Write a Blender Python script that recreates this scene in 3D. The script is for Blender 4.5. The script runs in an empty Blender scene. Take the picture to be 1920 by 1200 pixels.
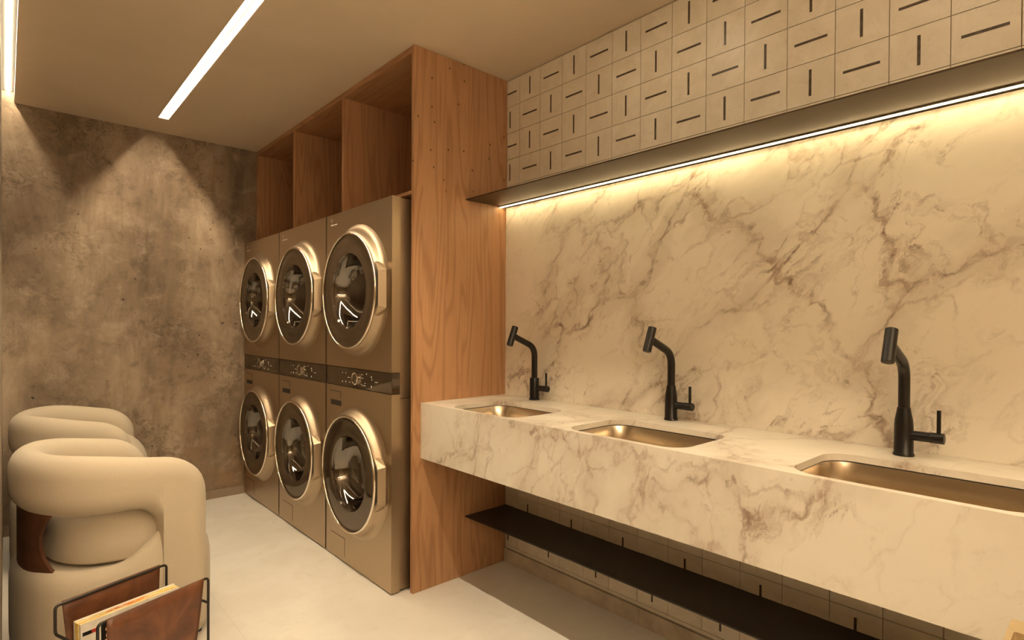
import bpy, bmesh, math, random
from mathutils import Vector, Matrix
random.seed(7)
S = bpy.context.scene
C = S.collection
PI = math.pi

# ------------------------------------------------------------------ camera, world, exposure
A, T, RO, H = 0.7354, -0.009, 0.005, 1.274
fw = Vector((math.sin(A) * math.cos(T), math.cos(A) * math.cos(T), math.sin(T)))
rt = Vector((math.cos(A), -math.sin(A), 0)); up = rt.cross(fw)
rt, up = rt * math.cos(RO) + up * math.sin(RO), up * math.cos(RO) - rt * math.sin(RO)
cd = bpy.data.cameras.new('camera'); cam = bpy.data.objects.new('camera', cd); C.objects.link(cam)
cam.matrix_world = Matrix(((rt.x, up.x, -fw.x, 0), (rt.y, up.y, -fw.y, 0), (rt.z, up.z, -fw.z, H), (0, 0, 0, 1)))
cd.sensor_width = 36; cd.lens = 1050.49 / 1920 * 36; cd.shift_y = 21.33 / 1920; cd.clip_start = 0.02
S.camera = cam
w = bpy.data.worlds.new('world'); S.world = w; w.use_nodes = True
w.node_tree.nodes['Background'].inputs[0].default_value = (1, .78, .5, 1)
w.node_tree.nodes['Background'].inputs[1].default_value = 0.02
S.view_settings.view_transform = 'Standard'; S.view_settings.look = 'None'
S.view_settings.exposure = 0.06; S.view_settings.gamma = 1.0; S.view_settings.use_curve_mapping = False
LINE_L, SLOT_L, SHELF_L, DOWN_L, FILL_BAR_L, FILL_BARUP_L = 400.0, 110.0, 31.0, 92.0, 24.0, 345.0          # radiance of the lamps; the bar and two downlights are added fill
WARM = (1.0, 0.815, 0.555)

# ------------------------------------------------------------------ measures (metres)
XM, HM, PW, PITCH, YM = 1.3453, 1.8855, 0.7165, 0.7330, 2.3275   # machines
XP, YP, ZC, W, YB = 1.4295, 2.275, 2.60, 2.0177, 4.512          # panel front, panel side, ceiling, right wall, back wall
XL = -0.013                                                       # left wall
YF = -2.2                                                         # wall behind the camera
CTX, CTZ, CBZ = 1.472, 0.907, 0.6416                              # counter front, top, underside
YE = -1.0                                                         # right end of counter and shelves

# ------------------------------------------------------------------ material helper
class NT:
    def __init__(s, name):
        s.m = bpy.data.materials.new(name); s.m.use_nodes = True
        s.t = s.m.node_tree; s.b = s.t.nodes['Principled BSDF']; s.out = s.t.nodes['Material Output']
        s.co = s.t.nodes.new('ShaderNodeTexCoord').outputs['Object']
    def set(s, sock, v):
        if isinstance(v, bpy.types.NodeSocket): s.t.links.new(v, sock)
        elif isinstance(v, (tuple, list)) and len(v) == 3 and sock.type == 'RGBA': sock.default_value = (*v, 1)
        else: sock.default_value = v
    def p(s, **k):
        for a, v in k.items(): s.set(s.b.inputs[a.replace('_', ' ')], v)
        return s
    def math(s, op, a, b=0.0, c=None):
        n = s.t.nodes.new('ShaderNodeMath'); n.operation = op
        s.set(n.inputs[0], a); s.set(n.inputs[1], b)
        if c is not None: s.set(n.inputs[2], c)
        return n.outputs[0]
    def vmath(s, op, a, b):
        n = s.t.nodes.new('ShaderNodeVectorMath'); n.operation = op
        s.set(n.inputs[0], a); s.set(n.inputs[1], b); return n.outputs[0]
    def sep(s, v=None):
        n = s.t.nodes.new('ShaderNodeSeparateXYZ'); s.set(n.inputs[0], v or s.co); return n.outputs
    def comb(s, x, y, z):
        n = s.t.nodes.new('ShaderNodeCombineXYZ')
        for i, v in enumerate((x, y, z)): s.set(n.inputs[i], v)
        return n.outputs[0]
    def noise(s, v, scale, detail=4, rough=.55, dist=0.0, col=False):
        n = s.t.nodes.new('ShaderNodeTexNoise'); s.set(n.inputs['Vector'], v); s.set(n.inputs['Scale'], scale)
        s.set(n.inputs['Detail'], detail); s.set(n.inputs['Roughness'], rough); s.set(n.inputs['Distortion'], dist)
        return n.outputs['Color' if col else 'Fac']
    def vor(s, v, scale, feat='F1', out='Distance', rnd=1.0, dim='3D'):
        n = s.t.nodes.new('ShaderNodeTexVoronoi'); n.voronoi_dimensions = dim; n.feature = feat; s.set(n.inputs['Vector'], v)
        s.set(n.inputs['Scale'], scale); s.set(n.inputs['Randomness'], rnd); return n.outputs[out]
    def ms(s, v, a, b, c=0.0, d=1.0):            # smooth map range
        n = s.t.nodes.new('ShaderNodeMapRange'); n.interpolation_type = 'SMOOTHSTEP'
        for i, q in enumerate((v, a, b, c, d)): s.set(n.inputs[i], q)
        return n.outputs[0]
    def mix(s, f, a, b, mode='MIX'):
        n = s.t.nodes.new('ShaderNodeMix'); n.data_type = 'RGBA'; n.blend_type = mode
        s.set(n.inputs[0], f); s.set(n.inputs[6], a); s.set(n.inputs[7], b); return n.outputs[2]
    def ramp(s, f, stops):
        n = s.t.nodes.new('ShaderNodeValToRGB'); s.set(n.inputs[0], f); e = n.color_ramp.elements
        e[0].position = stops[0][0]; e[0].color = (*stops[0][1], 1); e[-1].position = stops[-1][0]; e[-1].color = (*stops[-1][1], 1)
        for pos, col in stops[1:-1]:
            q = e.new(pos); q.color = (*col, 1)
        return n.outputs[0]
    def bump(s, h, strength=.3, dist=.01):
        n = s.t.nodes.new('ShaderNodeBump'); s.set(n.inputs['Height'], h); n.inputs['Strength'].default_value = strength
        n.inputs['Distance'].default_value = dist; s.set(s.b.inputs['Normal'], n.outputs[0]); return s
def simple(name, col, rough=.5, metal=0.0, **k):
    return NT(name).p(Base_Color=col, Roughness=rough, Metallic=metal, **k).m
def emit(name, col, strength):
    return NT(name).p(Base_Color=(.8, .8, .8), Emission_Color=col, Emission_Strength=strength).m

def marble(name, swap=False, rough=.28, amount=1.0, tone=1.0):
    n = NT(name); x, y, z = n.sep()
    if swap:   # counter: veins lie a little differently
        al = n.math('SUBTRACT', n.math('MULTIPLY', z, 1.0), n.math('MULTIPLY', y, .45))
        ac = n.math('ADD', n.math('ADD', y, n.math('MULTIPLY', z, .4)), n.math('MULTIPLY', x, .35)); 
        v = n.comb(ac, n.math('MULTIPLY', al, .6), n.math('ADD', x, 3.7))
    else:
        al = n.math('MULTIPLY', n.math('SUBTRACT', z, y), .7); ac = n.math('MULTIPLY', n.math('ADD', z, y), .7)
        v = n.comb(ac, n.math('MULTIPLY', al, .58), n.math('ADD', x, 1.3))
    wob = n.vmath('SCALE', n.vmath('SUBTRACT', n.noise(v, 2.6, 4, .6, 0, True), (.5, .5, .5)), (0, 0, 0))
    wob.node.inputs['Scale'].default_value = .34
    fine = n.vmath('SCALE', n.vmath('SUBTRACT', n.noise(v, 17, 4, .65, 0, True), (.5, .5, .5)), (0, 0, 0))
    fine.node.inputs['Scale'].default_value = .07
    q = n.vmath('ADD', n.vmath('ADD', v, wob), fine)
    e1 = n.vor(q, 2.5, 'DISTANCE_TO_EDGE')
    e2 = n.vor(n.vmath('ADD', q, (4.1, 2.2, 0.4)), 5.2, 'DISTANCE_TO_EDGE')
    zone = n.ms(n.noise(n.vmath('ADD', v, (8, 3, 1)), 1.9, 3, .5, .6), .36, .58)           # where veining gathers
    zone2 = n.ms(n.noise(n.vmath('ADD', v, (1, 7, 2)), 3.4, 3, .5, .4), .36, .60)
    crack = n.ms(n.noise(q, 22, 4, .65), .40, .60, .25, 1.0)
    line1 = n.math('MULTIPLY', n.ms(e1, .0, .034, 1, 0), n.math('MULTIPLY', crack, n.math('MULTIPLY_ADD', zone2, .65, .35)))
    halo1 = n.math('MULTIPLY', n.ms(e1, .0, .20, 1, 0), n.math('MULTIPLY_ADD', zone, .85, .10))
    line2 = n.math('MULTIPLY', n.ms(e2, .0, .045, 1, 0), n.math('MULTIPLY', crack, n.math('MULTIPLY', zone, n.ms(e1, .02, .30, 1, .25))))
    r = n.noise(n.vmath('ADD', q, (2, 5, 9)), 3.6, 7, .62, .9)
    rid = n.ms(n.math('ABSOLUTE', n.math('SUBTRACT', r, .5)), 0, .030, 1, 0)
    wisps = n.math('MULTIPLY', n.math('MULTIPLY', rid, crack), n.math('MULTIPLY', zone2, n.ms(e1, .0, .35, 1, .2)))
    cloud = n.ms(n.noise(n.vmath('ADD', q, (6, 1, 3)), 2.2, 5, .6, .5), .50, .72)
    base = n.mix(n.noise(v, 1.2, 3), tuple(q * tone for q in (.82, .765, .665)), tuple(q * tone for q in (.78, .72, .62)))
    c = n.mix(n.math('MULTIPLY', cloud, .22 * amount), base, (.60, .555, .46))
    c = n.mix(n.math('MULTIPLY', halo1, .48 * amount), c, (.50, .43, .35))
    c = n.mix(n.math('MULTIPLY', wisps, .50 * amount), c, (.36, .27, .20))
    c = n.mix(n.math('MULTIPLY', line1, .72 * amount), c, (.30, .20, .14))
    c = n.mix(n.math('MULTIPLY', line2, .55 * amount), c, (.33, .23, .17))
    spk = n.math('MULTIPLY', n.math('MULTIPLY', n.math('MAXIMUM', line1, wisps), n.ms(n.noise(q, 30, 3), .54, .64)), .7 * amount)
    c = n.mix(spk, c, (.17, .09, .065))
    return n.p(Base_Color=c, Roughness=rough, Specular_IOR_Level=.45).m

def wood(name, axis='Z', rich=0.0, knots=False):
    n = NT(name); x, y, z = n.sep()
    if axis == 'Z': a, b, g = x, y, z
    elif axis == 'Y': a, b, g = x, z, y
    else: a, b, g = y, z, x
    ab = n.math('ADD', a, b)
    pl = n.math('FLOOR', n.math('DIVIDE', n.math('ADD', ab, n.math('MULTIPLY', n.noise(n.comb(n.math('FLOOR', n.math('MULTIPLY', ab, 9)), 0, 0), 1.0, 0), .05)), .135))
    wn = n.t.nodes.new('ShaderNodeTexWhiteNoise'); wn.noise_dimensions = '1D'; n.set(wn.inputs['W'], pl)
    off = n.math('MULTIPLY', wn.outputs[0], 13.0)
    gv = n.comb(n.math('MULTIPLY', ab, 1.0), n.math('MULTIPLY', n.math('SUBTRACT', a, b), .3), n.math('ADD', n.math('MULTIPLY', g, .085), off))
    warp = n.noise(gv, 5.5, 2, .5, .4)
    rings = n.math('FRACT', n.math('MULTIPLY', warp, 13.0))
    rings = n.ms(n.math('ABSOLUTE', n.math('SUBTRACT', rings, .5)), .5, .2, 0, 1)
    pores = n.noise(n.comb(n.math('MULTIPLY', a, 1), n.math('MULTIPLY', b, 1), n.math('ADD', n.math('MULTIPLY', g, .035), off)), 190, 3, .7)
    soft = n.noise(n.comb(a, b, n.math('MULTIPLY', g, .1)), 24, 3, .6)
    light, mid, dark = (.50, .29, .155), (.41, .215, .105), (.22, .097, .042)
    if rich: light, mid, dark = [tuple(v * k for v, k in zip(c, (1 - rich * .15, 1 - rich * .27, 1 - rich * .36))) for c in (light, mid, dark)]
    c = n.mix(soft, light, mid)
    c = n.mix(n.math('MULTIPLY', n.math('SUBTRACT', 1.0, rings), .42), c, dark)
    c = n.mix(n.ms(pores, .55, .72, 0, .45), c, dark)
    c = n.mix(n.math('MULTIPLY', wn.outputs[0], .30), c, n.mix(.5, mid, dark))
    seam = n.math('ABSOLUTE', n.math('SUBTRACT', n.math('FRACT', n.math('DIVIDE', ab, .135)), .5))
    if knots:
        kv = n.comb(a, n.math('MULTIPLY', g, .75), 0)
        d = n.vor(kv, 11.0, dim='2D'); rc = n.sep(n.vor(kv, 11.0, 'F1', 'Color', dim='2D'))[0]
        hi = n.ms(g, 1.75, 2.1); keep = n.math('MULTIPLY', n.ms(rc, .50, .52), hi)
        c = n.mix(n.math('MULTIPLY', n.ms(d, .025, .062, 1, 0), keep), c, (.07, .03, .015))
    return n.p(Base_Color=c, Roughness=.46, Specular_IOR_Level=.35).bump(pores, .12, .002).m

def concrete():
    n = NT('raw_concrete'); x, y, z = n.sep()
    v = n.co; st = n.comb(x, y, n.math('MULTIPLY', z, .32))
    c = n.ramp(n.noise(st, 2.6, 6, .62, .5), [(.30, (.140, .100, .067)), (.45, (.245, .180, .122)), (.58, (.36, .272, .19)), (.74, (.52, .41, .30))])
    md = n.noise(n.vmath('ADD', v, (5, 5, 2)), 8.5, 8, .7, .3)
    c = n.mix(n.ms(md, .50, .68, 0, .5), c, (.11, .078, .052))
    c = n.mix(n.ms(md, .47, .30, 0, .45), c, (.46, .37, .275))
    blot = n.ms(n.noise(n.vmath('ADD', v, (3, 1, 5)), 4.5, 8, .68, .15), .50, .70)
    c = n.mix(n.math('MULTIPLY', blot, .45), c, (.52, .415, .31))
    rust = n.ms(n.noise(n.vmath('ADD', v, (9, 2, 4)), 1.6, 5, .6, .6), .54, .72)
    c = n.mix(n.math('MULTIPLY', rust, .5), c, (.27, .165, .085))
    stk = n.ms(n.noise(n.comb(n.math('MULTIPLY', x, 1), 0, n.math('MULTIPLY', z, .06)), 34, 4, .6), .52, .72)
    c = n.mix(n.math('MULTIPLY', stk, .22), c, (.13, .10, .075))
    cr = n.noise(n.vmath('ADD', v, (1, 6, 2)), 9, 9, .72, 1.4)
    crust = n.math('MULTIPLY', n.ms(n.math('ABSOLUTE', n.math('SUBTRACT', cr, .5)), 0, .024, 1, 0), n.ms(n.noise(v, 2.3, 5, .65), .50, .62))
    c = n.mix(n.math('MULTIPLY', crust, .75), c, (.10, .07, .045))
    pv = n.vmath('ADD', v, n.vmath('MULTIPLY', n.noise(v, 30, 3, .6, 0, True), (.03, .03, .03)))
    p3 = n.sep(pv); pv = n.comb(p3[0], p3[2], 0)
    pd = n.vor(pv, 13.0, dim='2D'); pc = n.sep(n.vor(pv, 13.0, 'F1', 'Color', dim='2D'))
    pc, pc2 = pc[0], n.math('POWER', pc[1], 2.0)
    pit = n.math('MULTIPLY', n.ms(pd, n.math('MULTIPLY', pc2, .05), n.math('MULTIPLY_ADD', pc2, .13, .015), 1, 0), n.math('MULTIPLY', n.ms(pc, .55, .57), n.ms(n.noise(v, 2.1, 3), .46, .56)))
    c = n.mix(n.math('MULTIPLY', pit, .85), c, (.06, .04, .025))
    hgt = n.math('SUBTRACT', n.math('ADD', n.math('MULTIPLY', cr, .5), n.math('MULTIPLY', blot, .3)), n.math('ADD', n.math('MULTIPLY', pit, .9), n.math('MULTIPLY', crust, .6)))
    return n.p(Base_Color=c, Roughness=.72, Specular_IOR_Level=.3).bump(hgt, .5, .008).m

def speck(name, c1, c2, scale, rough, detail=5, bump=0.0, spec=.4):
    n = NT(name); f = n.noise(n.co, scale, detail, .6, .4)
    n.p(Base_Color=n.mix(n.ms(f, .33, .67), c1, c2), Roughness=rough, Specular_IOR_Level=spec)
    if bump: n.bump(n.noise(n.co, scale * 12, 4, .6), bump, .002)
    return n.m

def brushed(name, col, rough, axis=(1, 1, .02), sc=220):
    n = NT(name); f = n.noise(n.vmath('MULTIPLY', n.co, axis), sc, 3, .6)
    n.p(Base_Color=n.mix(f, tuple(q * .93 for q in col), col), Metallic=1.0, Roughness=n.ms(f, .2, .8, rough - .05, rough + .07))
    return n.m

def fabric():
    n = NT('cream_boucle'); f = n.noise(n.vmath('MULTIPLY', n.co, (1, 1, .35)), 260, 3, .6)
    c = n.mix(f, (.51, .435, .325), (.585, .505, .39))
    return n.p(Base_Color=c, Roughness=.85, Specular_IOR_Level=.2, Sheen_Weight=.15).bump(f, .18, .0015).m

def leather():
    n = NT('brown_leather'); f = n.noise(n.co, 13, 6, .6, .7); g = n.noise(n.co, 240, 3, .6)
    c = n.ramp(f, [(.3, (.070, .024, .010)), (.52, (.125, .044, .017)), (.75, (.195, .076, .030))])
    return n.p(Base_Color=c, Roughness=.42, Specular_IOR_Level=.5).bump(g, .25, .001).m

def tile_mat():
    n = NT('travertine_tile'); x, y, z = n.sep()
    cid = n.comb(0, n.math('FLOOR', n.math('DIVIDE', n.math('SUBTRACT', y, 2.178), .1518)), n.math('FLOOR', n.math('DIVIDE', n.math('SUBTRACT', z, 2.4543), .1411)))
    wn = n.t.nodes.new('ShaderNodeTexWhiteNoise'); wn.noise_dimensions = '3D'; n.set(wn.inputs['Vector'], cid)
    v = n.vmath('ADD', n.co, n.vmath('MULTIPLY', wn.outputs['Color'], (7, 7, 7)))
    f = n.noise(v, 9, 7, .62, .8)
    c = n.mix(n.ms(f, .36, .66), (.72, .65, .53), (.80, .735, .62))
    rv = n.ms(n.math('ABSOLUTE', n.math('SUBTRACT', n.noise(v, 7, 5, .6, 1.0), .5)), 0, .012, 1, 0)
    c = n.mix(n.math('MULTIPLY', rv, .25), c, (.52, .42, .31))
    c = n.mix(n.math('MULTIPLY', wn.outputs['Value'], .18), c, (.62, .545, .43))
    return n.p(Base_Color=c, Roughness=.38, Specular_IOR_Level=.45).bump(n.noise(v, 55, 4, .6), .10, .002).m

def floor_mat():
    n = NT('microcement_floor'); x, y, z = n.sep()
    f = n.noise(n.co, 1.7, 6, .6, .6); g = n.noise(n.co, 9, 6, .65, .5)
    c = n.mix(n.ms(f, .35, .68), (.72, .68, .615), (.81, .77, .705))
    c = n.mix(n.ms(g, .52, .72, 0, .35), c, (.65, .595, .51))
    jx = n.math('ABSOLUTE', n.math('SUBTRACT', n.math('FRACT', n.math('DIVIDE', n.math('SUBTRACT', y, 1.42), 1.2)), .5))
    jn = n.ms(jx, .4985, .4995)
    jy = n.math('ABSOLUTE', n.math('SUBTRACT', n.math('FRACT', n.math('DIVIDE', n.math('SUBTRACT', x, .72), 1.2)), .5))
    jn = n.math('MAXIMUM', jn, n.ms(jy, .4985, .4995))
    c = n.mix(n.math('MULTIPLY', jn, .25), c, (.42, .34, .25))
    return n.p(Base_Color=c, Roughness=n.ms(g, .3, .7, .34, .5), Specular_IOR_Level=.4).m

def tinted(name, tint, spec_rough=.04, refl=.30):
    n = NT(name); t = n.t
    g = t.nodes.new('ShaderNodeBsdfGlossy'); g.inputs['Roughness'].default_value = spec_rough; g.inputs['Color'].default_value = (.9, .82, .72, 1)
    tr = t.nodes.new('ShaderNodeBsdfTransparent'); tr.inputs['Color'].default_value = (*tint, 1)
    lw = t.nodes.new('ShaderNodeLayerWeight'); lw.inputs['Blend'].default_value = .35
    mx = t.nodes.new('ShaderNodeMixShader')
    t.links.new(n.math('MULTIPLY_ADD', lw.outputs['Fresnel'], .55, refl - .12), mx.inputs[0])
    t.links.new(tr.outputs[0], mx.inputs[1]); t.links.new(g.outputs[0], mx.inputs[2]); t.links.new(mx.outputs[0], n.out.inputs[0])
    return n.m
def darkglass(name, refl=.26, rough=.05):
    n = NT(name); t = n.t
    g = t.nodes.new('ShaderNodeBsdfGlossy'); g.inputs['Roughness'].default_value = rough; g.inputs['Color'].default_value = (.85, .76, .64, 1)
    d = t.nodes.new('ShaderNodeBsdfDiffuse'); d.inputs['Color'].default_value = (.035, .024, .016, 1)
    lw = t.nodes.new('ShaderNodeLayerWeight'); lw.inputs['Blend'].default_value = .35
    mx = t.nodes.new('ShaderNodeMixShader')
    t.links.new(n.math('MULTIPLY_ADD', lw.outputs['Fresnel'], .55, refl - .12), mx.inputs[0])
    t.links.new(d.outputs[0], mx.inputs[1]); t.links.new(g.outputs[0], mx.inputs[2]); t.links.new(mx.outputs[0], n.out.inputs[0])
    return n.m

def edge_print():                                  # coloured page edges: dull green, red, orange, yellow along the length
    n = NT('coloured_page_edges'); x, y, z = n.sep()
    p = n.math('ADD', x, n.math('MULTIPLY', n.math('SUBTRACT', n.noise(n.co, 45, 4, .7), .5), .07))
    c = n.ramp(n.math('DIVIDE', p, .30), [(.0, (.75, .62, .38)), (.22, (.45, .38, .20)), (.30, (.42, .16, .04)), (.46, (.50, .04, .02)), (.62, (.68, .22, .05)), (.70, (.80, .66, .40)), (.84, (.80, .52, .05)), (1.0, (.85, .74, .45))])
    sp = n.ms(n.noise(n.co, 130, 3, .6), .50, .60)
    return n.p(Base_Color=n.mix(n.math('MULTIPLY', sp, .6), c, (.80, .68, .45)), Roughness=.7).m

M = dict(
    marble=marble('marble_wall', tone=1.12), counter=marble('marble_counter', True, .30, .90, .94), wood=wood('oak_panel', 'Z', 0, True),
    woodin=wood('oak_inner', 'Z', .35), woody=wood('oak_horizontal', 'Y', .1), concrete=concrete(), tile=tile_mat(), floor=floor_mat(),
    grout=simple('grout', (.36, .27, .18), .9), slot=speck('slot_inlay', (.05, .035, .022), (.10, .075, .05), 60, .35),
    ceil=speck('ceiling_plaster', (.70, .59, .455), (.75, .635, .49), 1.3, .85, 4, .06), plaster=speck('wall_plaster', (.30, .235, .165), (.36, .285, .205), 2.0, .85),
    base=speck('stone_base', (.42, .35, .27), (.60, .52, .41), 7, .5, 7), base2=speck('dark_base', (.22, .16, .11), (.28, .21, .15), 6, .6),
    metal=brushed('champagne_metal', (.49, .385, .265), .36, (1, .02, 1)), metal_side=brushed('champagne_side', (.46, .365, .255), .42),
    chrome=simple('warm_chrome', (.86, .78, .66), .14, 1.0), steel=speck('sink_steel', (.66, .57, .44), (.70, .60, .47), 3, .24),
    glass=darkglass('door_bezel_glass'), port=tinted('porthole_glass', (.30, .29, .30)), drum=simple('drum_steel', (.50, .54, .62), .30, 1.0),
    rubber=simple('dark_gasket', (.05, .045, .042), .5), panelglass=darkglass('control_glass', .24, .04), ink=simple('panel_print', (.85, .80, .72), .5),
    gap=simple('dark_gap', (.02, .015, .01), .7), black=simple('matt_black_metal', (.008, .007, .006), .34, .0, Specular_IOR_Level=.35),
    shelf=speck('black_shelf', (.012, .010, .008), (.018, .014, .011), 30, .42), shelfu=simple('dark_bronze_shelf', (.075, .05, .03), .46, .7),
    alu=simple('aluminium_profile', (.75, .68, .58), .35, 1.0), white=simple('white_paint', (.82, .79, .74), .6), channel=simple('grey_channel', (.16, .15, .135), .7),
    line=emit('line_light', WARM, LINE_L), slotl=emit('slot_light', WARM, SLOT_L), down=emit('downlight_lens', WARM, DOWN_L), bar=emit('fill_bar_light', WARM, FILL_BAR_L), barup=emit('fill_bar_uplight', WARM, FILL_BARUP_L), led=emit('shelf_led', (1, .76, .40), SHELF_L),
    fabric=fabric(), piping=simple('seam_fabric', (.62, .52, .38), .9), leather=leather(), bent=speck('walnut_ply', (.075, .030, .015), (.12, .05, .026), 18, .4), wire=simple('dark_wire', (.035, .03, .027), .35, .6),
    paper=speck('paper_edges', (.78, .72, .62), (.86, .81, .72), 90, .8), cover_r=edge_print(),
    cover_y=speck('yellow_cover', (.80, .52, .06), (.85, .72, .38), 30, .5, 3), ink_b=simple('black_cover', (.015, .014, .013), .35), pink=simple('pale_print', (.75, .45, .33), .6),
    red=simple('red_label', (.50, .05, .03), .5), cover_w=speck('pale_cover', (.70, .65, .56), (.85, .80, .70), 14, .5), tablew=speck('pale_wood', (.40, .30, .165), (.47, .36, .205), 14, .5), dgroove=simple('brown_recess', (.26, .15, .06), .6))

b_ = M['steel'].node_tree.nodes['Principled BSDF']; b_.inputs['Metallic'].default_value = 1.0; b_.inputs['Anisotropic'].default_value = .75
# ------------------------------------------------------------------ mesh helpers
class MB:
    def __init__(s): s.bm = bmesh.new()
    def box(s, x0, y0, z0, x1, y1, z1, bevel=0.0, seg=2, mi=0):
        r = bmesh.ops.create_cube(s.bm, size=1.0)
        vs = r['verts']
        bmesh.ops.scale(s.bm, vec=(x1 - x0, y1 - y0, z1 - z0), verts=vs)
        bmesh.ops.translate(s.bm, vec=((x0 + x1) / 2, (y0 + y1) / 2, (z0 + z1) / 2), verts=vs)
        fs = {f for v in vs for f in v.link_faces}
        for f in fs: f.material_index = mi
        if bevel:
            es = list({e for v in vs for e in v.link_edges})
            r = bmesh.ops.bevel(s.bm, geom=es, offset=bevel, segments=seg, affect='EDGES', profile=.6)
            for f in r['faces']: f.material_index = mi
        return s
    def rings(s, rings, close=True, cap=(True, True), mi=0, smooth=True):
        V = [[s.bm.verts.new(p) for p in r] for r in rings]
        n = len(V[0])
        for a, b in zip(V, V[1:]):
            for i in range(n if close else n - 1):
                j = (i + 1) % n
                try:
                    f = s.bm.faces.new((a[i], a[j], b[j], b[i])); f.smooth = smooth; f.material_index = mi
                except ValueError: pass
        if cap[0]: f = s.bm.faces.new(list(reversed(V[0]))); f.material_index = mi
        if cap[1]: f = s.bm.faces.new(V[-1]); f.material_index = mi
        return s
    def tube(s, pts, rad, n=14, cap=(True, True), mi=0):
        pts = [Vector(p) for p in pts]; rad = rad if isinstance(rad, (list, tuple)) else [rad] * len(pts)
        t0 = (pts[1] - pts[0]).normalized(); ref = Vector((0, 0, 1)) if abs(t0.z) < .9 else Vector((1, 0, 0))
        u = t0.cross(ref).normalized(); R = []
        for i, p in enumerate(pts):
            if i == 0: t = t0
            elif i == len(pts) - 1: t = (p - pts[i - 1]).normalized()
            else:
                a = (p - pts[i - 1]).normalized(); b = (pts[i + 1] - p).normalized()
                t = (a + b).normalized() if (a + b).length > 1e-6 else a
            u = (u - t * u.dot(t)).normalized(); v = t.cross(u)
            R.append([p + (u * math.cos(2 * PI * k / n) + v * math.sin(2 * PI * k / n)) * rad[i] for k in range(n)])
        return s.rings(R, True, cap, mi)
    def lathe(s, prof, origin, axis='Z', n=48, cap=(False, False), mi=0):
        o = Vector(origin); R = []
        for r, h in prof:
            row = []
            for k in range(n):
                c, q = math.cos(2 * PI * k / n) * r, math.sin(2 * PI * k / n) * r
                row.append(o + (Vector((c, q, h)) if axis == 'Z' else Vector((-h, c, q)) if axis == '-X' else Vector((c, -h, q))))
            R.append(row)
        return s.rings(R, True, cap, mi)
    def hull(s, pts, mi=0):
        vs = [s.bm.verts.new(p) for p in pts]; r = bmesh.ops.convex_hull(s.bm, input=vs)
        for f in r['geom']:
            if isinstance(f, bmesh.types.BMFace): f.material_index = mi
        return s
    def plate(s, loops, z0, z1):                 # horizontal slab with holes: loops of (x, y), first one outside
        es, tops = [], []
        for lp in loops:
            vs = [s.bm.verts.new((x, y, z1)) for x, y in lp]
            es += [s.bm.edges.new((vs[i], vs[(i + 1) % len(vs)])) for i in range(len(vs))]
        r = bmesh.ops.triangle_fill(s.bm, use_beauty=True, use_dissolve=False, edges=es, normal=(0, 0, 1))
        fs = [g for g in r['geom'] if isinstance(g, bmesh.types.BMFace)]
        ex = bmesh.ops.extrude_face_region(s.bm, geom=fs)
        bmesh.ops.translate(s.bm, vec=(0, 0, z0 - z1), verts=[g for g in ex['geom'] if isinstance(g, bmesh.types.BMVert)])
        return s
    def build(s, name, mats, parent=None, smooth=None, loc=None, sharp=40, face=None):
        bmesh.ops.recalc_face_normals(s.bm, faces=s.bm.faces)
        if face and sum((f.normal.dot(Vector(face)) * f.calc_area() for f in s.bm.faces)) < 0: bmesh.ops.reverse_faces(s.bm, faces=s.bm.faces)
        me = bpy.data.meshes.new(name); s.bm.to_mesh(me); s.bm.free()
        for m in (mats if isinstance(mats, (list, tuple)) else [mats]): me.materials.append(m)
        if smooth is not None:
            for p in me.polygons: p.use_smooth = smooth
        if smooth or smooth is None:
            try: me.set_sharp_from_angle(angle=math.radians(sharp))
            except Exception: pass
        o = bpy.data.objects.new(name, me); C.objects.link(o)
        if loc: o.location = loc
        if parent: o.parent = parent
        return o
def thing(name, label, cat, loc=(0, 0, 0), group=None, rz=0.0):
    o = bpy.data.objects.new(name, None); C.objects.link(o); o.location = loc; o.rotation_euler = (0, 0, rz); o.empty_display_size = .1
    return tag(o, label, cat, group)
def tag(o, label, cat, group=None):
    o['label'] = label; o['category'] = cat
    if group: o['group'] = group
    return o
def struct(o, label, cat):
    o['kind'] = 'structure'; o['label'] = label; o['category'] = cat; return o
def copy_tree(o, parent=None):
    c = o.copy(); C.objects.link(c)
    if parent: c.parent = parent
    for ch in list(o.children): copy_tree(ch, c)
    return c
def fillet(pts, r, seg=6):                        # round the corners of a polyline
    pts = [Vector(p) for p in pts]; out = [pts[0]]
    for a, b, c in zip(pts, pts[1:], pts[2:]):
        d1, d2 = (a - b), (c - b); q = min(r, d1.length * .49, d2.length * .49)
        p1, p2 = b + d1.normalized() * q, b + d2.normalized() * q
        for k in range(seg + 1):
            t = k / seg; out.append(p1 * (1 - t) ** 2 + b * 2 * t * (1 - t) + p2 * t * t)
    return out + [pts[-1]]
def rrect(x0, y0, x1, y1, r, seg=8):
    out = []
    for cx, cy, a0 in ((x1 - r, y1 - r, 0), (x0 + r, y1 - r, PI / 2), (x0 + r, y0 + r, PI), (x1 - r, y0 + r, 1.5 * PI)):
        for k in range(seg + 1):
            a = a0 + PI / 2 * k / seg; out.append((cx + r * math.cos(a), cy + r * math.sin(a)))
    return out

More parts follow.
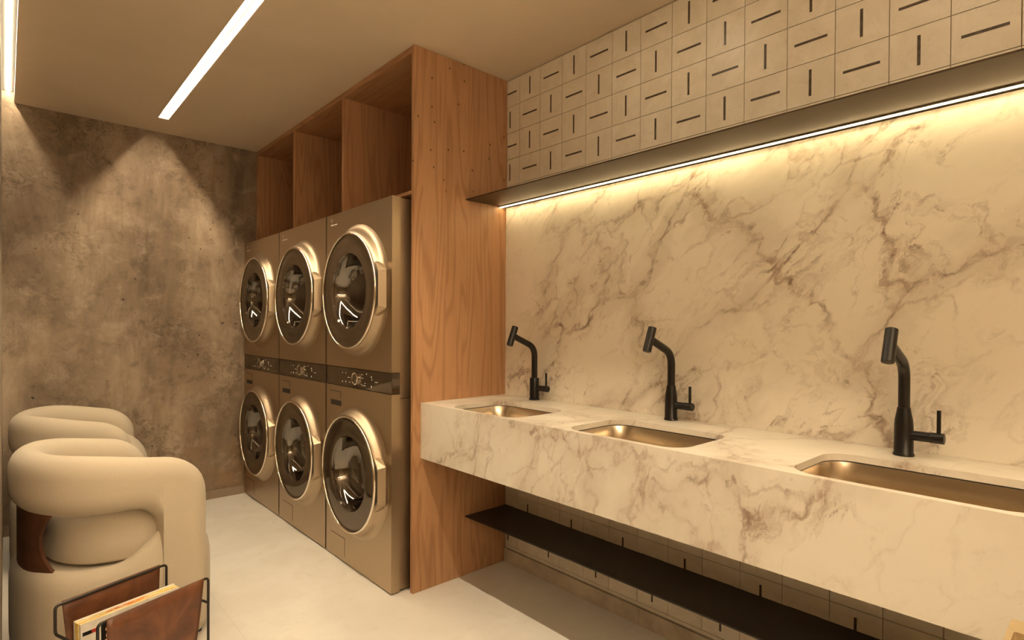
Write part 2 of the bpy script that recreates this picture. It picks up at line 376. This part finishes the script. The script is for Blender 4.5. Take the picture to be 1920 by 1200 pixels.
# ------------------------------------------------------------------ the room
struct(MB().box(-2.0, YF, -.1, W + .1, YB + .1, 0).build('floor', M['floor'], smooth=False), 'polished beige microcement floor', 'floor')
c = MB()
LX0, LX1, LY0, LY1 = .7300, .7880, -.45, 4.190      # recessed line light
SX0, SX1 = XL, .045                                  # light slot along the left wall
ZT = 2.76
c.box(-2.0, YF, ZC, SX0, YB + .1, ZT)
c.box(SX0, YF, ZC, SX1, -1.6, ZT)
c.box(SX1, YF, ZC, LX0, YB + .1, ZT)
c.box(LX0, LY1, ZC, LX1, YB + .1, ZT); c.box(LX0, YF, ZC, LX1, LY0, ZT)
c.box(LX1, YF, ZC, W + .1, YB + .1, ZT)
struct(c.build('ceiling', M['ceil'], smooth=False), 'plain beige plaster ceiling with a recessed light slot', 'ceiling')
struct(MB().box(-2.0, YB, 0, W + .1, YB + .12, ZT).build('wall_back', M['concrete'], smooth=False), 'rough brown raw concrete wall at the far end', 'wall')
struct(MB().box(XL - .12, 2.15, 0, XL, YB, ZT).build('wall_left', M['plaster'], smooth=False), 'plain plaster wall behind the armchairs', 'wall')
struct(MB().box(-2.1, YF, 0, -2.0, YB, ZC).build('wall_far_left', M['plaster'], smooth=False), 'plain plaster wall beside the entrance', 'wall')
struct(MB().box(-2.1, YF - .1, 0, W + .1, YF, ZC).build('wall_front', M['plaster'], smooth=False), 'plain plaster wall behind the camera', 'wall')

def tiles():
    m = MB(); m.box(W + .006, YF, 0, W + .1, YB, ZC, mi=1)
    ts, th, y0 = .1518, .1411, 2.178
    g = .0012
    def row(zb, zt, r, par, slots=True):
        k = -1
        while True:
            ya = y0 - k * ts; yb = ya - ts
            if yb < YF: break
            ya2 = min(ya, YP + .005)
            za, zz = max(zb, 0), min(zt, ZC)
            m.box(W, yb + g, za + g, W + .009, ya2 - g, zz - g, mi=0)
            cy, cz = (ya + yb) / 2, (zb + zt) / 2
            if (k + r) % 2 == par: a, b = .0042, .0445     # upright slot
            else: a, b = .052, .0042
            if zz - za > .12 and slots:
                if a > .01:   # clip the first column at the panel
                    m.box(W - .0006, cy - a, cz - b, W + .002, min(cy + a, YP - .001), cz + b, mi=2)
                elif cy < YP - .01: m.box(W - .0006, cy - a, cz - b, W + .002, cy + a, cz + b, mi=2)
            k += 1
    for r in range(5):
        zb = 2.4543 - r * th; row(zb, min(zb + th, 2.5954), r, 0)
    for r in range(4): row(.09 + r * th, .09 + (r + 1) * th, r, 1, r < 2)
    m.box(W, YF, .0735, W + .009, YP + .005, .0888)
    return m
struct(tiles().build('wall_right', [M['tile'], M['grout'], M['slot']], smooth=False), 'beige tiled wall with dark slot inlays turned alternately upright and level', 'wall')
b = MB()
for ya, yb in ((YP - .001, 1.402), (1.400, .2), (.198, -1.0), (-1.002, YF)): b.box(W - .012, yb, 0, W + .001, ya, .072)
struct(b.build('baseboard_right', M['base'], smooth=False), 'low grey stone skirting under the tiles', 'skirting')
struct(MB().box(XL, YB - .012, 0, XM + .08, YB, .062).build('baseboard_back', M['base2'], smooth=False), 'low dark skirting under the concrete wall', 'skirting')

# ------------------------------------------------------------------ ceiling lights
def ceiling_line(name, label, x0, x1, y0, y1, zt, we, mat, ye1):
    t = thing(name, label, 'ceiling light', ((x0 + x1) / 2, (y0 + y1) / 2, ZC), 'light lines in the ceiling')
    o = t.location.copy(); L = lambda m: m
    h = MB(); q = .0015
    h.box(x0 - o.x, y0 - o.y, zt - ZC, x1 - o.x, y1 - o.y, zt - ZC + .02)
    h.box(x0 - o.x, y0 - o.y, .001, x0 + q - o.x, y1 - o.y, zt - ZC)
    h.box(x1 - q - o.x, y0 - o.y, .001, x1 - o.x, y1 - o.y, zt - ZC)
    h.build('housing', M['channel'], t, False)
    xc = 0
    MB().box(xc - we / 2, y0 + .003 - o.y, zt - ZC - .004, xc + we / 2, ye1 - o.y, zt - ZC - .0002).build('diffuser', mat, t, False)
    return t
ceiling_line('linear_light', 'long recessed warm light line in the ceiling between the chairs and the wooden cabinet', LX0, LX1, LY0, LY1, ZC + .044, .010, M['line'], LY1 - .002)
ceiling_line('linear_light', 'warm light line in the ceiling slot along the left wall above the armchairs', SX0, SX1, -1.6, YB, ZC + .062, .012, M['slotl'], YB - .012)

def downlight(x, y, label):
    t = thing('downlight', label, 'ceiling light', (x, y, ZC), 'round downlights over the counter')
    MB().lathe([(.040, -.012), (.046, -.004), (.056, -.003), (.057, 0.0)], (0, 0, 0), 'Z', 32).build('trim_ring', M['white'], t, True)
    MB().lathe([(.040, -.006), (.002, -.006)], (0, 0, 0), 'Z', 32, (False, True)).build('lens', M['down'], t, False, face=(0, 0, -1))
    return t
downlight(1.50, 1.25, 'added round ceiling downlight over the middle sink to brighten the marble')  # added above the frame to brighten marble and tiles
downlight(1.50, .35, 'round ceiling downlight over the sink at the right')
downlight(1.50, -.55, 'added round ceiling downlight past the right end of the sinks to brighten the tiles')  # unseen extra lamp, added to brighten the tiled wall
bar = thing('added_fill_bar', 'added hanging fill bar behind the camera that brightens tiles and ceiling', 'added fill light', (-.35, -1.45, 2.22))  # out of view, added to lift the light on tiles and ceiling
MB().box(-1.1, -.03, -.02, 1.1, .03, .025, .004, 1).build('housing', M['white'], bar, False)
MB().box(-1.09, -.026, -.026, 1.09, .026, -.0205).build('lower_diffuser', M['bar'], bar, False)
MB().box(-1.09, -.026, .0255, 1.09, .026, .031).build('upper_diffuser', M['barup'], bar, False)
for x in (-.8, .8): MB().tube([(x, 0, .03), (x, 0, ZC - 2.22)], .0025, 8).build('cable', M['black'], bar, True)

# ------------------------------------------------------------------ wooden cabinet
cab = thing('wooden_cabinet', 'tall oak cabinet with open niches built around the washing machines', 'cabinet', (XP, YP, 0))
def cb(name, x0, y0, z0, x1, y1, z1, mat, bev=.0015):
    o = MB().box(x0, y0, z0, x1, y1, z1, bev, 1).build(name, mat, cab, False, loc=(-XP, -YP, 0)); return o
cb('end_panel', XP, YP, 0, W - .001, YP + .022, ZC - .001, M['wood'])
cb('top_panel', XP + .001, YP + .022, ZC - .032, W - .001, YB - .002, ZC - .001, M['woody'])
cb('divider', XP + .002, 3.016, 1.918, W - .02, 3.044, ZC - .032, M['woodin'])
cb('divider', XP + .002, 3.748, 1.918, W - .02, 3.776, ZC - .032, M['woodin'])
cb('side_panel', XP + .001, YB - .026, 1.918, W - .02, YB - .002, ZC - .032, M['woodin'])
cb('bottom_shelf', XP + .001, YP + .022, 1.9, W - .02, YB - .002, 1.918, M['woody'])
cb('back_panel', W - .02, YP + .022, 0, W - .001, YB - .002, ZC - .032, M['woodin'])

# ------------------------------------------------------------------ washer-dryer towers
def tower_panel(zb, zt, zc, rh):                     # front plate with a round opening, local coords: x forward is -X
    m = MB(); n = 64; d = .045; hw = PW / 2
    def sq(a):
        c, s = math.cos(a), math.sin(a); up_, dn = zt - zc, zc - zb
        k = min(hw / abs(c) if abs(c) > 1e-9 else 9e9, (up_ / s if s > 1e-9 else 9e9), (dn / -s if s < -1e-9 else 9e9))
        return (c * k, s * k)
    angs = sorted([2 * PI * k / n for k in range(n)] + [math.atan2(a, b) % (2 * PI) for a in (zt - zc, zb - zc) for b in (hw, -hw)])
    o2, i2 = [], []
    for a in angs:
        y, z = sq(a); o2.append((0, y, zc + z)); i2.append((0, rh * math.cos(a), zc + rh * math.sin(a)))
    back = [(d, y, z) for _, y, z in o2]; ib = [(d, y, z) for _, y, z in i2]
    m.rings([ib, i2, o2, back], True, (False, False), 0, False)
    return m
def door(parent, zc, label=None):
    D = thing('door', '', '', (0, 0, zc)); del D['label']; del D['category']; D.parent = parent
    R = .292
    MB().lathe([(.346, -.0005), (.333, .003), (.322, .009), (.315, .020), (.309, .035), (.303, .046), (.2985, .0512), (.297, .0515)], (0, 0, 0), '-X', 72).build('flare', M['metal_side'], D, True, face=(-1, 0, 0))
    MB().lathe([(R + .006 * math.cos(a), .0515 + .0065 * math.sin(a)) for a in [2 * PI * k / 12 for k in range(13)]], (0, 0, 0), '-X', 72).build('chrome_rim', M['chrome'], D, True)
    MB().lathe([(.2885, .051), (.281, .0478), (.27, .0482), (.21, .0476), (.192, .0465), (.186, .038)], (0, 0, 0), '-X', 72).build('glass_bezel', M['glass'], D, True, face=(-1, 0, 0))
    MB().lathe([(.188, .0375), (.181, .030), (.172, .006), (.160, -.025), (.135, -.052), (.09, -.070), (.04, -.077), (.002, -.078)], (0, 0, 0), '-X', 64, (False, True)).build('porthole', M['port'], D, True, face=(-1, 0, 0))
    yo, yi = -(R + .034), -(R - .010)
    h = MB().hull([(-.048, yi, .128), (-.048, yi, -.128), (-.050, yo + .008, .082), (-.050, yo + .008, -.082), (-.012, yi, .132), (-.012, yi, -.132), (-.012, yo - .002, .090), (-.012, yo - .002, -.090)]).build('handle', M['metal_side'], D, False)
    MB().hull([(-.0485, yi - .006, .100), (-.0485, yi - .006, -.100), (-.0510, yo + .014, .070), (-.0510, yo + .014, -.070), (-.03, yi - .006, .10), (-.03, yi - .006, -.10), (-.03, yo + .014, .07), (-.03, yo + .014, -.07)]).build('handle_inlay', M['gap'], D, False)
    return D
def make_tower(label):
    t = thing('washer_dryer_tower', label, 'washing machine', (XM, YM + PW / 2, 0), 'stacked washer dryer towers in the oak cabinet')
    hw = PW / 2; dpt = .63
    bd = MB(); g = .004
    # hollow body: sides, top, bottom, back
    for z0, z1 in ((0.012, .925), (.929, HM - .004)):
        bd.box(.046, -hw + .006, z0, dpt, -hw + .012, z1); bd.box(.046, hw - .012, z0, dpt, hw - .006, z1)
    bd.box(.046, -hw + .012, HM - .012, dpt, hw - .012, HM - .004); bd.box(.046, -hw + .012, .012, dpt, hw - .012, .02); bd.box(dpt - .006, -hw + .012, .02, dpt, hw - .012, HM - .012)
    bd.box(.046, -hw + .012, .98, dpt - .006, hw - .012, 1.0)
    bd.build('body', M['metal_side'], t, False)
    MB().box(.03, -hw + .02, 0, dpt - .02, hw - .02, .013).build('base', M['gap'], t, False)
    ZU, ZL = 1.450, .515
    tower_panel(1.052, HM, ZU, .2).build('upper_front', M['metal'], t, False)
    tower_panel(.008, .948, ZL, .2).build('lower_front', M['metal'], t, False)
    for zc in (ZU, ZL):
        MB().lathe([(.2005, -.001), (.215, -.05), (.238, -.06), (.238, -.42), (.12, -.44), (.001, -.43)], (0, 0, zc), '-X', 48, (False, True)).build('drum', M['drum'], t, True, face=(-1, 0, 0))
    ic = MB().box(.001, -hw + .001, .950, .0455, hw - .001, 1.050, .002, 1)
    for y, z, q in ((.16, .022, 4), (.12, .022, 4), (.16, -.026, 5), (.12, -.024, 6), (-.11, .030, 5), (-.16, .018, 6), (-.165, .006, 5), (-.095, -.018, 4), (-.16, -.030, 7), (-.055, -.026, 4)):
        ic.lathe([(q / 1350, -.0006), (q / 1350, .0006), (.0005, .0006)], (.001, y, 1.0 + z), '-X', 10, (False, True), 1)
    for y, z, l in ((.085, .0, 22), (.075, -.024, 16), (-.062, .024, 24), (-.062, .006, 30), (-.085, -.030, 34), (-.21, -.004, 26)):
        ic.box(.0002, y - l / 2000, 1.0 + z - .0013, .0015, y + l / 2000, 1.0 + z + .0013, mi=1)
    cp = ic.build('control_panel', [M['panelglass'], M['ink']], t, False)
    kn = MB().lathe([(.033, -.001), (.033, .010), (.029, .013), (.026, .010)], (0, .0, 1.0), '-X', 36).build('knob', M['chrome'], cp, True)
    MB().lathe([(.027, .009), (.022, .0105), (.001, .011)], (0, .0, 1.0), '-X', 36, (False, True)).build('knob_face', M['glass'], cp, True)
    # small emblem and lettering strip at the top corner
    lg = MB()
    lg.lathe([(.010, .0002), (.010, .0008), (.0075, .0008), (.0075, .0002)], (0, .295, 1.853), '-X', 20)
    lg.box(-.0007, .285, 1.824, .0, .305, 1.832); lg.box(-.0007, .228, 1.824, 0, .280, 1.830)
    lg.build('emblem', M['ink'], t, False)
    MB().box(-.0012, .172, .838, .0, .300, .866, .0004, 1).build('drawer_grip', M['gap'], t, False)
    dw = MB(); dw.box(-.0006, .178, .9135, .0, .312, .9165); dw.box(-.0006, .178, .880, 0, .181, .9165)
    dw.build('drawer_groove', M['gap'], t, False)
    fc = MB(); fc.box(-.0006, .128, .1305, .0, .300, .1335); fc.box(-.0006, .128, .034, 0, .131, .1335)
    fc.build('filter_groove', M['gap'], t, False)
    door(t, ZU); door(t, ZL)
    return t
tw = make_tower('bronze washer dryer tower nearest the marble counter, against the oak end panel')
for k, lb in ((1, 'middle bronze washer dryer tower, between the two other towers'), (2, 'bronze washer dryer tower farthest back, next to the concrete wall')):
    o = copy_tree(tw); o.location.y += PITCH * k; o['label'] = lb

# ------------------------------------------------------------------ marble backsplash, counter, sinks, taps
bs = MB().box(W - .008, YE, CTZ - .02, W - .0002, YP - .001, 1.912).build('marble_backsplash', M['marble'], smooth=False)
tag(bs, 'veined cream marble slab on the wall behind the three taps', 'backsplash')
SINKS = [(1.645, 2.088), (.902, 1.378), (.105, .598)]
SXA, SXB = 1.496, 1.822
ct = thing('marble_counter', 'long wall-hung veined marble counter with a deep front', 'counter', (CTX, YP, CTZ))
off = (-CTX, -YP, -CTZ)
pl = MB()
pl.plate([[(CTX, YE), (W - .009, YE), (W - .009, YP - .001), (CTX, YP - .001)]] + [rrect(SXA, a, SXB, b_, .075) for a, b_ in SINKS], CTZ - .02, CTZ)
pl.build('top_slab', M['counter'], ct, False, loc=off)
MB().box(CTX, YE, CBZ, CTX + .02, YP - .001, CTZ - .0201).build('front_apron', M['counter'], ct, False, loc=off)
MB().box(CTX + .02, YE, CBZ, CTX + .045, YP - .001, CBZ + .018).build('bottom_lip', M['counter'], ct, False, loc=off)
def sink(y0, y1, label):
    yc = (y0 + y1) / 2; o = (SXA + SXB) / 2, yc, CTZ - .021
    t = thing('sink', label, 'sink', o, 'steel sinks set into the marble counter')
    R = []
    for ins, z, r in ((-.02, 0, .09), (-.004, 0, .078), (-.002, -.004, .077), (.002, -.10, .074), (.006, -.150, .07), (.018, -.172, .06), (.045, -.180, .045)):
        R.append([(x - o[0], y - o[1], z) for x, y in rrect(SXA + ins, y0 + ins, SXB - ins, y1 - ins, r, 8)])
    m = MB(); m.rings(R, True, (False, True))
    # thickness
    R2 = [[(x, y, z - .0015) for x, y, z in r] for r in R[:1]]
    m.build('basin', M['steel'], t, True, sharp=60, face=(0, 0, 1))
    MB().rings([[(x - o[0], y - o[1], z) for x, y in rrect(SXA - .0025, y0 - .0025, SXB + .0025, y1 + .0025, .077, 8)] for z in (.0008, -.006)], True, (False, False)).build('gasket', M['rubber'], t, True)
    MB().lathe([(.048, -.1795), (.045, -.1775), (.036, -.179), (.034, -.184), (.002, -.185)], (0, 0, 0), 'Z', 32, (False, True)).build('drain', M['chrome'], t, True)
    return t
sink(*SINKS[0], 'steel sink in the counter nearest the oak panel')
sink(*SINKS[1], 'steel sink in the middle of the marble counter')
sink(*SINKS[2], 'largest-looking steel sink in the counter at the right edge of the photo')

def faucet(x, y, label, slim=False):
    t = thing('faucet', label, 'tap', (x, y, CTZ), 'black taps on the marble counter')
    rb, rs = .0235, .0148
    if slim: prof = [(.027, 0), (.027, .006), (rb, .008), (rb, .108), (.0225, .110), (rs, .110)]
    else: prof = [(.0265, 0), (.0265, .006), (rb + .0008, .009), (rb, .088), (.0222, .104), (.0185, .124), (.0165, .138), (rs, .139)]
    MB().lathe(prof, (0, 0, 0), 'Z', 32, (True, True)).build('body', M['black'], t, True)
    ca, sa = math.cos(math.radians(22)), math.sin(math.radians(22))
    top = .262; L = .155
    path = fillet([(0, 0, .105), (0, 0, top), (-L * ca, 0, top + L * sa)], .045, 10)
    MB().tube(path, rs, 18).build('spout', M['black'], t, True)
    e = Vector((-L * ca, 0, top + L * sa)); ax = Vector((sa, 0, ca)); d = Vector((-ca, 0, sa))
    cc = e + d * .006
    p = [cc + ax * h for h in (.046, .045, -.052, -.0525, -.054)]
    hd = MB().tube([p[0], p[0] - ax * .0015, cc - ax * .050, cc - ax * .0515], [.0145, .016, .016, .0145], 24)
    hd.build('spray_head', M['black'], t, True)
    ha = MB().tube([(0, -.015, .060), (0, -.062, .060)], .0142, 20).build('handle', M['black'], t, True)
    MB().tube([(0, -.0632, .060), (0, -.094, .060), (0, -.0955, .060)], [.0152, .0152, .0135], 20).build('handle_cap', M['black'], ha, True)
    MB().tube([(0, -.082, .070), (0, -.082, .138)], .0052, 12).build('lever', M['black'], ha, True)
    return t
faucet(1.968, 2.006, 'straight-bodied black tap by the sink nearest the oak panel', True)
faucet(1.955, 1.220, 'black tap behind the middle sink of the counter')
faucet(1.928, .4390, 'black tap behind the sink at the right edge of the photo')

# ------------------------------------------------------------------ metal shelves and shelf light
us = thing('wall_shelf', 'dark bronze metal shelf above the marble backsplash with a light under it', 'shelf', (1.736, YP, 1.914))
MB().box(0, YE - YP, 0, W - .0006 - 1.736, -.0005, .005).build('plate', M['shelfu'], us, False)
led = thing('led_strip', 'warm light strip under the upper metal shelf, along the marble', 'light strip', (1.966, YP - .002, 1.914))
MB().box(-.008, YE - YP, -.005, .008, 0, -.0002).build('profile', M['alu'], led, False)
MB().box(-.004, YE - YP + .002, -.0072, .004, -.002, -.0052).build('diffuser', M['led'], led, False)
ls = MB().box(1.741, YE, .2995, W - .0008, YP - .0005, .3052).build('wall_shelf', M['shelf'], smooth=False)
tag(ls, 'black metal shelf on the tiled wall under the marble counter', 'shelf')

# ------------------------------------------------------------------ armchairs
def make_chair(x, y, rz, label):
    # built around local (0, 0) = middle of the seat, facing +X
    t = thing('barrel_armchair', label, 'armchair', (x, y, 0), 'cream armchairs along the left wall', rz)
    DX = -.31
    # base drum
    def outline(th, k):
        cx, rx, ry, e = .325, .315 * k, .345 * k, 2.7
        c_, s_ = math.cos(th), math.sin(th)
        return DX + cx + rx * math.copysign(abs(c_) ** (2 / e), c_), ry * math.copysign(abs(s_) ** (2 / e), s_)
    prof = [(.90, .012), (.955, .02), (.985, .05), (.998, .10), (1.0, .20), (1.0, .28), (.996, .325), (.98, .36), (.955, .375), (.92, .388), (.88, .394), (.84, .392), (.80, .385), (.6, .38), (.3, .38), (.02, .38)]
    n = 72; R = []
    for k, z in prof:
        row = []
        for i in range(n):
            px, py = outline(2 * PI * i / n, k); dz = 0; lx = px - DX
            if k > .78 and z > .3 and abs(py) > .18 and lx > .22:
                q = min(max((lx - .22) / .135, 0), 1); u = min(max((abs(py) - .18) / .08, 0), 1)
                dz = .090 * q * q * u * min(1, max(0, (.57 - lx) / .12)) * min(1, (z - .3) / .1)
            row.append((px, py, z + dz))
        R.append(row)
    MB().rings(R, True, (True, True)).build('base', M['fabric'], t, True, sharp=80)
    MB().box(DX + .06, -.26, 0, DX + .55, .26, .013, .004, 1).build('plinth', M['gap'], t, False)
    # domed seat cushion
    R = []
    for j in range(19):
        a = -PI / 2 + PI * j / 18
        rr = max(abs(math.cos(a)) ** .72, .02)
        zz = .405 + (.03 if a < 0 else .250) * math.copysign(abs(math.sin(a)) ** .85, math.sin(a))
        row = []
        for i in range(60):
            th = 2 * PI * i / 60; c_, s_ = math.cos(th), math.sin(th)
            row.append((DX + .36 + .265 * rr * math.copysign(abs(c_) ** .8, c_),   .288 * rr * math.copysign(abs(s_) ** .8, s_), zz))
        R.append(row)
    MB().rings(R, True, (True, True)).build('seat_cushion', M['fabric'], t, True, sharp=80)
    # shell: a U-shaped band whose arms drop to the floor at the front
    XF, XC, hy, hb = .545, .310, .290, .250       # front end, start of back curve, half width, back depth
    th = .058; ZTOP, ZBOT, SE, SR = .800, .584, .370, .095
    def zl(px):
        if px < SE - SR: return ZBOT
        if px < SE: return ZBOT - SR + math.sqrt(max(SR * SR - (px - SE + SR) ** 2, 0))
        return .06
    st = []
    e_ = SE
    xs = [XF, XF - .002, XF - .008, XF - .018, XF - .032, XF - .05, .47, .445, .42, .395, .375, e_ + .0001, e_ - .0001, e_ - .002, e_ - .007, e_ - .015, e_ - .028, e_ - .043, XC]
    for px in xs: st.append((px, -hy, 0, -1))
    N = 30
    for i in range(1, N):
        a = -PI / 2 - PI * i / N
        ex = .86
        c_, s_ = math.cos(a), math.sin(a)
        px = XC + hb * math.copysign(abs(c_) ** ex, c_); py = hy * math.copysign(abs(s_) ** ex, s_)
        nx, ny = c_ / hb, s_ / hy; L = math.hypot(nx, ny); st.append((px, py, nx / L, ny / L))
    for px in reversed(xs): st.append((px, hy, 0, 1))
    R = []
    for px, py, nx, ny in st:
        e = XF - px; f = 1.0
        if e < .06: f = math.sqrt(max(1 - (1 - e / .06) ** 2, .0)) * .93 + .07
        rt_ = .15; q_ = min(max((px - .10) / .40, 0), 1); zt0 = ZTOP - .050 * q_ * q_ * (3 - 2 * q_); ztop = zt0
        if px > XF - rt_: ztop = zt0 - (rt_ - math.sqrt(max(rt_ ** 2 - (px - (XF - rt_)) ** 2, 0)))
        z0, z1 = zl(px), ztop
        h = th * f; r = h * .98
        rz_ = min(.075, (z1 - z0) * .49)
        row = []
        for (sn, sz, a0) in ((1, 1, 0), (-1, 1, PI / 2), (-1, -1, PI), (1, -1, 1.5 * PI)):
            cn = sn * (h - r); cz = (z1 - rz_) if sz > 0 else (z0 + rz_)
            for k in range(8):
                a = a0 + PI / 2 * k / 7
                o_ = cn + r * math.cos(a) * (1.0 if abs(math.cos(a)) > .01 else 1.0); zz = cz + rz_ * math.sin(a)
                row.append((DX + px + nx * o_, py + ny * o_, zz))
        R.append(row)
    MB().rings(R, True, (True, True)).build('back_band', M['fabric'], t, True, sharp=80)
    # bent plywood panel that carries the band at the back
    grid = []
    for j in range(17):
        z = .37 + (.62 - .37) * j / 16
        w_ = .40 + .30 * ((j - 8) / 8) ** 2
        row_o, row_i = [], []
        for i in range(25):
            a = PI + w_ * (-1 + 2 * i / 24)
            for rr, row in ((1.0, row_o), (.955, row_i)):
                row.append((DX + .315 + (.288 * rr) * math.copysign(abs(math.cos(a)) ** .86, math.cos(a)), (.31 * rr) * math.copysign(abs(math.sin(a)) ** .86, math.sin(a)), z))
        grid.append(row_o + list(reversed(row_i)))
    MB().rings(grid, True, (True, True)).build('plywood_back', M['bent'], t, True, sharp=50)
    return t
make_chair(.318, 2.790, math.radians(11.5), 'cream upholstered barrel armchair nearest the leather magazine rack')
make_chair(.322, 3.960, math.radians(-9), 'cream upholstered barrel armchair behind the front one, by the concrete wall')

# ------------------------------------------------------------------ magazine rack and magazines
P0, P1, P2 = Vector((.110, 2.176, 0)), Vector((.424, 2.298, 0)), Vector((.506, 2.084, 0))
ux = (P1 - P0).normalized(); LEN = (P1 - P0).length; WID = (P2 - P1).length; uy = (P2 - P1).normalized()
ang = math.atan2(ux.y, ux.x)
rk = thing('magazine_rack', 'brown leather sling magazine rack on a dark wire frame in front of the armchair', 'magazine rack', P0, None, ang)
# local: x along, y toward the camera side is negative
def loop(y, legs):
    z1, z2 = .42, .335
    if legs: pts = [(0, y, .006), (0, y, z1), (LEN, y, z1), (LEN, y, .006)]
    else: pts = [(0, -WID, z2), (0, y, z2), (0, y, z1), (LEN, y, z1), (LEN, y, z2), (LEN, -WID, z2)]
    return MB().tube(fillet(pts, .014, 6), .0042, 12)
loop(0, False).build('rear_frame', M['wire'], rk, True)
loop(-WID, True).build('front_frame', M['wire'], rk, True)
for x in (0, LEN): MB().tube(fillet([(x, -WID, .006), (x, .02, .006)], .01), .0042, 12).build('floor_bar', M['wire'], rk, True)
R = []
for j in range(41):
    s_ = -1 + 2 * j / 40
    yy = -WID / 2 - (WID / 2 + .0055) * math.copysign(abs(s_) ** .36, s_) if True else 0
    zz = .4255 - .335 * (1 - abs(s_) ** 2.6)
    ins = .020 + .030 * (1 - abs(s_) ** 2)
    sag = 0
    R.append([(ins + (LEN - 2 * ins) * i / 16, yy, zz) for i in range(17)])
sl = MB().rings(R, False, (False, False)).build('leather_sling', M['leather'], rk, True, sharp=80)
sm = sl.modifiers.new('thickness', 'SOLIDIFY'); sm.thickness = .0035; sm.offset = 0
# magazines leaning inside the sling
def magazine(x, y, z, L_, th, hgt, mats, label, name='magazine', rz=0.0):
    t = thing(name, label, 'magazine', P0 + ux * x - uy * y + Vector((0, 0, z)), None, ang + rz)
    t.rotation_euler = (-.04, 0, ang + rz)
    MB().box(.001, -th + .0012, .001, L_ - .002, -.0012, hgt - .001).build('pages', mats[0], t, False)
    m = MB(); m.box(0, -.001, 0, L_, 0, hgt); m.box(0, -th, 0, L_, -th + .001, hgt); m.box(0, -th, 0, .001, 0, hgt)
    m.build('cover', mats[1], t, False); return t
magazine(.036, -.034, .118, .298, .009, .245, (M['paper'], M['cover_w']), 'pale magazine at the back of the leather rack', rz=-.07)
magazine(.036, -.0435, .117, .297, .017, .244, (M['cover_r'], M['cover_y']), 'red and yellow magazine in the middle of the leather rack', rz=-.07)
fm = magazine(.038, -.061, .116, .294, .008, .243, (M['cover_y'], M['cover_w']), 'magazine with a dark picture on its cover, behind the front leather flap', rz=-.07)
pr = MB()
pr.box(.055, -.0086, .120, .150, -.0081, .225, mi=0); pr.box(.006, -.0086, .205, .030, -.0081, .216, mi=0); pr.box(.030, -.0086, .205, .048, -.0081, .216, mi=2)
pr.build('cover_picture', [M['ink_b'], M['pink'], M['red']], fm, False)
fg = MB()
for x, z, r in ((.075, .200, .008), (.080, .180, .012), (.092, .172, .009), (.070, .160, .010)): fg.tube([(x, -.0087, z), (x, -.0084, z)], r, 14)
fg.build('cover_figure', M['pink'], fm, False)

# ------------------------------------------------------------------ corner of a pale wooden side table at the right edge
tb = thing('side_table', 'pale wooden table corner with a slot handle at the lower right edge of the photo', 'table', (1.245, -.02, 0))
MB().plate([rrect(-.2, -.30, .105, .16, .008, 3), rrect(-.10, -.03, .050, .151, .006, 3)], .725, .75).build('tabletop', M['tablew'], tb, False)
MB().box(-.105, -.035, .71, .054, .156, .7245).build('handle_recess', M['dgroove'], tb, False)
for x, y in ((-.185, -.285), (-.185, .115), (.06, -.285), (.06, .118)): MB().box(x, y, 0, x + .03, y + .03, .7245 if y < 0 or x < 0 else .7095, .002, 1).build('leg', M['tablew'], tb, False)
